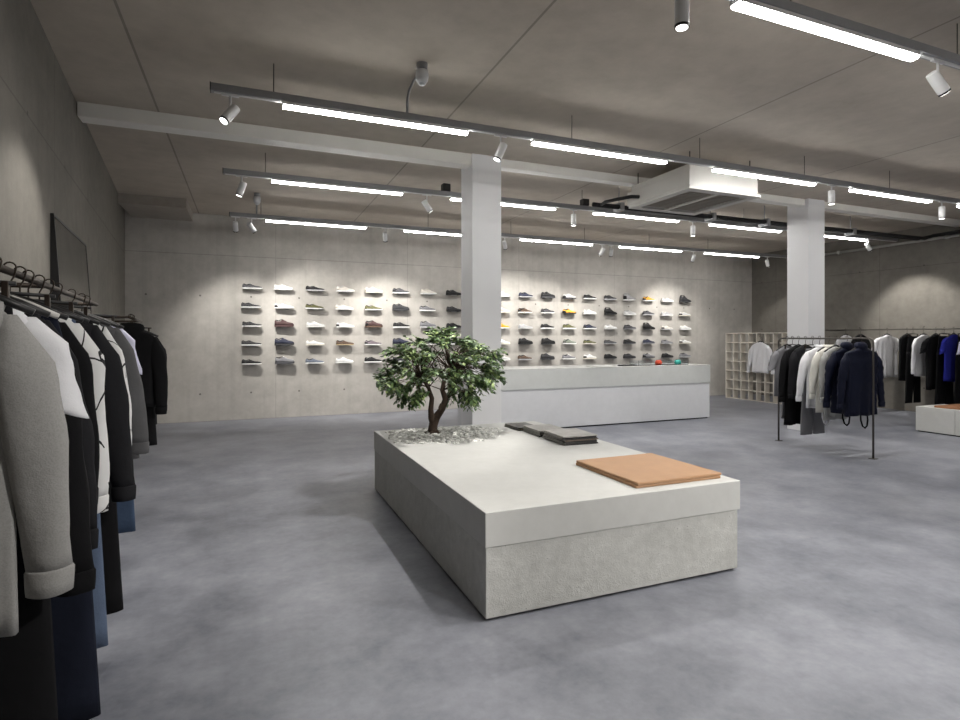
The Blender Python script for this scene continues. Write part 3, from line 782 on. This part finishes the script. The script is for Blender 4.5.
# far left rail
def xr2(y): return -.93 - .093*(y-5.6)
ZR2 = 1.575
rail_thing('dark metal clothes rail further along the left wall', [(xr2(5.47),5.47,ZR2),(xr2(7.0),7.0,ZR2)],
           [((-1.14,5.47,ZR2),(xr2(5.47)-.011,5.47,ZR2)), ((-1.14,5.47,ZR2),(-1.14,5.47,.001)), ((xw(6.9),6.9,ZR2),(xr2(6.9)-.011,6.9,ZR2))], mat=M['dark_metal'])
for y, mt, nm, lab, cat, hem, hood in ((5.62,'black','jacket','black jacket at the front of the far left rail','jacket',.80,True), (5.82,'black2','coat','washed black coat second on the far left rail','coat',.62,False)):
    top(nm, lab, cat, 'clothes on the far left rail', xr2(y), y, ZR2, ANG, FAB[mt], hem=hem, slen=.62, W=.38, seed=int(y*10), hood=hood)
    hanger(xr2(y), y, ZR2+.012, ANG, 'hanger of the %s' % lab.split(' at ')[0].split(' second')[0] + ' on the far left rail')
trousers('black trousers under the jackets on the far left rail', 'clothes on the far left rail', xr2(5.72), 5.72, ZR2, ANG, FAB['black'], hem=.45, W=.36, seed=31)
hanger(xr2(5.72), 5.72, ZR2+.012, ANG, 'hanger of the black trousers on the far left rail', clips=True)

# leaning mirror
mY0, mY1, mz = 4.86, 6.36, 2.29
ml = mY1-mY0
mt_ = thing('leaning_mirror', 'tall dark framed mirror leaning against the left wall behind the clothes', 'mirror', (xw((mY0+mY1)/2)+.165, (mY0+mY1)/2, 0), ANG)
lean = -math.atan(.15/mz)
body = MB().box(-.055,.0,-ml/2,ml/2,0,mz).build('backing', M['black_plastic'], mt_)
fr = MB().box(-.003,.006,-ml/2,-ml/2+.02,0,mz).box(-.003,.006,ml/2-.02,ml/2,0,mz).box(-.003,.006,-ml/2+.02,ml/2-.02,mz-.02,mz).box(-.003,.006,-ml/2+.02,ml/2-.02,0,.02).build('frame', M['black_plastic'], mt_)
gl = MB().box(.0,.003,-ml/2+.02,ml/2-.02,.02,mz-.02).build('glass', M['mirror'], mt_)
for o in (body, fr, gl): o.rotation_euler = (0, lean, 0)

# --- free standing rack
ZM = 1.395
rx, ry0, ry1 = 6.70, 4.31, 5.57
t = thing('clothes_rack', 'free standing grey metal clothes rack in front of the second pillar', 'clothes rack', (rx, (ry0+ry1)/2, 0))
hl = (ry1-ry0)/2
MB().tube([(0,-hl+.05,ZM),(0,hl-.05,ZM)], .0115, 10).build('rail', M['rack_metal'], t, smooth=True)
for s in (-1, 1):
    cv = [(0,s*(hl-.05),ZM)] + [(0,s*(hl-.05+.05*math.sin(a)),ZM-.05+.05*math.cos(a)) for a in (.4,.8,1.2,PI/2)] + [(0,s*hl,.006)]
    MB().tube(cv, .0115, 10).build('post', M['rack_metal'], t, smooth=True)
    MB().box(-.035,.035,s*hl-.035,s*hl+.035,0,.006).build('foot_plate', M['rack_metal'], t, bevel=.002)
GM = 'clothes on the free standing rack'
def mid_item(y, kind, noun, **kw):
    hl_ = kw.pop('name', None)
    if kind == 'top': top(hl_, kw.pop('label'), kw.pop('cat'), GM, rx, y, ZM, 0, **kw)
    else: trousers(kw.pop('label'), GM, rx, y, ZM, 0, **kw)
    hanger(rx, y, ZM+.0115, 0, 'hanger of the %s on the free standing rack' % noun, clips=(kind != 'top'))
mid_item(5.44,'top','grey tee', name='t_shirt', label='grey short sleeved tee at the left end of the free standing rack', cat='t-shirt', mat=FAB['grey'], hem=.62, sleeve='short', seed=41)
mid_item(5.36,'bottom','grey trousers', label='slim grey trousers behind the black coat on the free standing rack', mat=FAB['grey'], hem=.34, W=.38, seed=42)
mid_item(5.27,'top','long black coat', name='coat', label='long black coat on the left half of the free standing rack', cat='coat', mat=FAB['black'], hem=.27, slen=.60, seed=43, W=.48, spread=.10)
mid_item(5.17,'top','black jacket', name='jacket', label='black jacket between the long black coat and white shirts', cat='jacket', mat=FAB['black2'], hem=.62, slen=.55, seed=44, W=.44)
mid_item(5.07,'bottom','grey sweatpants', label='grey sweatpants left of the white shirts on the free standing rack', mat=FAB['grey'], hem=.17, W=.40, seed=45)
mid_item(4.975,'top','left white shirt', name='shirt', label='white shirt, left one of the pair on the free standing rack', cat='shirt', mat=FAB['white'], hem=.52, slen=.56, seed=46, collar='shirt', W=.48, spread=.14)
mid_item(4.85,'top','right white shirt', name='shirt', label='ivory white shirt with hanging loop, right one of the pair', cat='shirt', mat=FAB['ivory'], hem=.48, slen=.52, seed=47, collar='shirt', W=.44, spread=.10, straps=(FAB['white'], (-.06,)))
mid_item(4.76,'top','light grey coat', name='coat', label='light grey coat between the white shirts and navy jackets', cat='coat', mat=FAB['lightgrey'], hem=.40, slen=.55, seed=48, W=.42)
mid_item(4.62,'top','rear navy jacket', name='padded_jacket', label='navy padded jacket behind the frontmost one on the free standing rack', cat='jacket', mat=FAB['navy_puff'], hem=.50, slen=.60, seed=49, W=.50, spread=.11, dep=.05, puff=True, hood=True, straps=(FAB['black'], (-.02,)))
mid_item(4.45,'top','front navy jacket', name='padded_jacket', label='navy padded jacket with hood, nearest on the free standing rack', cat='jacket', mat=FAB['navy_puff'], hem=.49, slen=.60, seed=50, W=.54, spread=.11, dep=.055, puff=True, hood=True, straps=(FAB['black'], (.05,)))

# --- long rail on the right wall
XR3 = 11.2; ZR3 = 1.56
rail_thing('long grey metal clothes rail along the right wall', [(XR3,8.3,ZR3),(XR3,4.3,ZR3)], [((XR,y,ZR3),(XR3+.011,y,ZR3)) for y in (8.2,6.3,4.4)], mat=M['rack_metal'])
GR = 'clothes on the right wall rail'
def right_item(y, kind, noun, **kw):
    nm = kw.pop('name', None)
    if kind == 'top': top(nm, kw.pop('label'), kw.pop('cat'), GR, XR3, y, ZR3, 0, **kw)
    else: trousers(kw.pop('label'), GR, XR3, y, ZR3, 0, **kw)
    hanger(XR3, y, ZR3+.012, 0, 'hanger of the %s on the right wall rail' % noun, clips=(kind != 'top'))
right_item(7.75,'top','white top', name='t_shirt', label='white tee mostly hidden behind the navy padded jackets', cat='t-shirt', mat=FAB['white'], hem=.8, sleeve='short', seed=60)
right_item(7.45,'top','black top at far end', name='sweater', label='black sweater hidden behind the navy padded jackets', cat='sweater', mat=FAB['black'], hem=.75, slen=.6, seed=61)
right_item(6.95,'top','large white tee', name='t_shirt', label='large white tee directly right of the navy padded jackets', cat='t-shirt', mat=FAB['white'], hem=.66, sleeve='short', seed=62, W=.60)
right_item(6.60,'top','black overalls', name='overalls', label='narrow black long garment right of the large white tee', cat='overalls', mat=FAB['black'], hem=.62, sleeve=None, seed=64, W=.44)
right_item(6.50,'bottom','black trousers', label='long black trousers left of the white sweater on the right rail', mat=FAB['black'], hem=.22, W=.42, seed=65)
right_item(6.33,'top','white sweater', name='sweater', label='white long sleeved sweater between black garments on the right rail', cat='sweater', mat=FAB['white'], hem=.72, slen=.58, seed=66, W=.46)
right_item(6.13,'top','black long tee', name='long_tee', label='oversized black long tee left of the royal blue one', cat='t-shirt', mat=FAB['black'], hem=.50, sleeve='short', seed=67, W=.54, dep=.05)
right_item(6.00,'bottom','wide black trousers', label='wide black trousers behind the end of the low white bench', mat=FAB['black'], hem=.25, W=.48, seed=68)
right_item(5.86,'top','royal blue tee', name='t_shirt', label='royal blue tee on the right wall rail', cat='t-shirt', mat=FAB['royal'], hem=.66, sleeve='short', seed=69, W=.50)
right_item(5.72,'bottom','black joggers', label='black joggers right below the royal blue tee', mat=FAB['black'], hem=.3, W=.46, seed=70, name='joggers', cat='joggers')
right_item(5.60,'top','lavender white tee', name='t_shirt', label='pale lavender tee at the right edge beside the royal blue tee', cat='t-shirt', mat=FAB['lavender'], hem=.70, sleeve='short', seed=71, W=.48)
right_item(5.42,'top','rightmost black coat', name='coat', label='black coat at the right edge of the picture above the bench', cat='coat', mat=FAB['black'], hem=.42, slen=.6, seed=72, W=.48)

# grid shelf and the shirt hung on it
t = thing('grid_shelf', 'cream lattice shelf of square cells in the far right corner', 'shelf', (10.4, 8.35, 0))
n, m, cs = 8, 7, .2155
LY = n*cs
for i in range(n+1): MB().box(0,.14,i*cs-.008,i*cs+.008,0,m*cs).build('divider', M['grid_white'], t)
for j in range(m+1):
    z = j*cs; MB().box(-.002,.142,-.008,LY+.008,max(0,z-.008),z+.008).build('shelf', M['grid_white'], t)
top('long_sleeved_tee', 'white long sleeved tee hanging against the cream lattice shelf', 't-shirt', None, 10.33, 9.05, 1.41, -PI/2+.0, FAB['white'], hem=.64, slen=.56, seed=80, W=.42, dep=.030, spread=.13)
hanger(10.33, 9.05, 1.422, -PI/2, 'hanger of the white tee on the cream lattice shelf')

# bench on the right
t = thing('low_bench', 'low white concrete bench in front of the right clothes rail', 'bench', (9.3, 2.9, 0))
MB().box(.02,.68,.02,2.44,0,.02).build('foot', M['shadow_gap'], t)
for a, b in ((0,1.95-.003-.0),(1.953,2.46)):
    MB().box(0,.7,a,b,.015,.375).build('block', M['slab'], t, bevel=.004)
o = MB().box(0,.58,0,1.95,0,.028).build('bench_cushion', M['leather_brown'], None, bevel=.008, loc=(9.36,3.2,.3755))
tag(o, 'flat brown leather cushion on top of the low white bench', 'cushion')

# ------------------------------------------------------------------ world and camera
w = bpy.data.worlds.new('world'); sc.world = w; w.use_nodes = True
w.node_tree.nodes['Background'].inputs[0].default_value = (.5,.5,.52,1)
w.node_tree.nodes['Background'].inputs[1].default_value = 0.0
cam = bpy.data.cameras.new('camera'); co = bpy.data.objects.new('camera', cam); C.objects.link(co)
co.location = (0, 0, 1.4); co.rotation_euler = (PI/2, 0, -math.radians(22.36))
cam.sensor_width = 36; cam.lens = 36*564/960; cam.shift_y = -22/960; cam.clip_start = .05
sc.camera = co
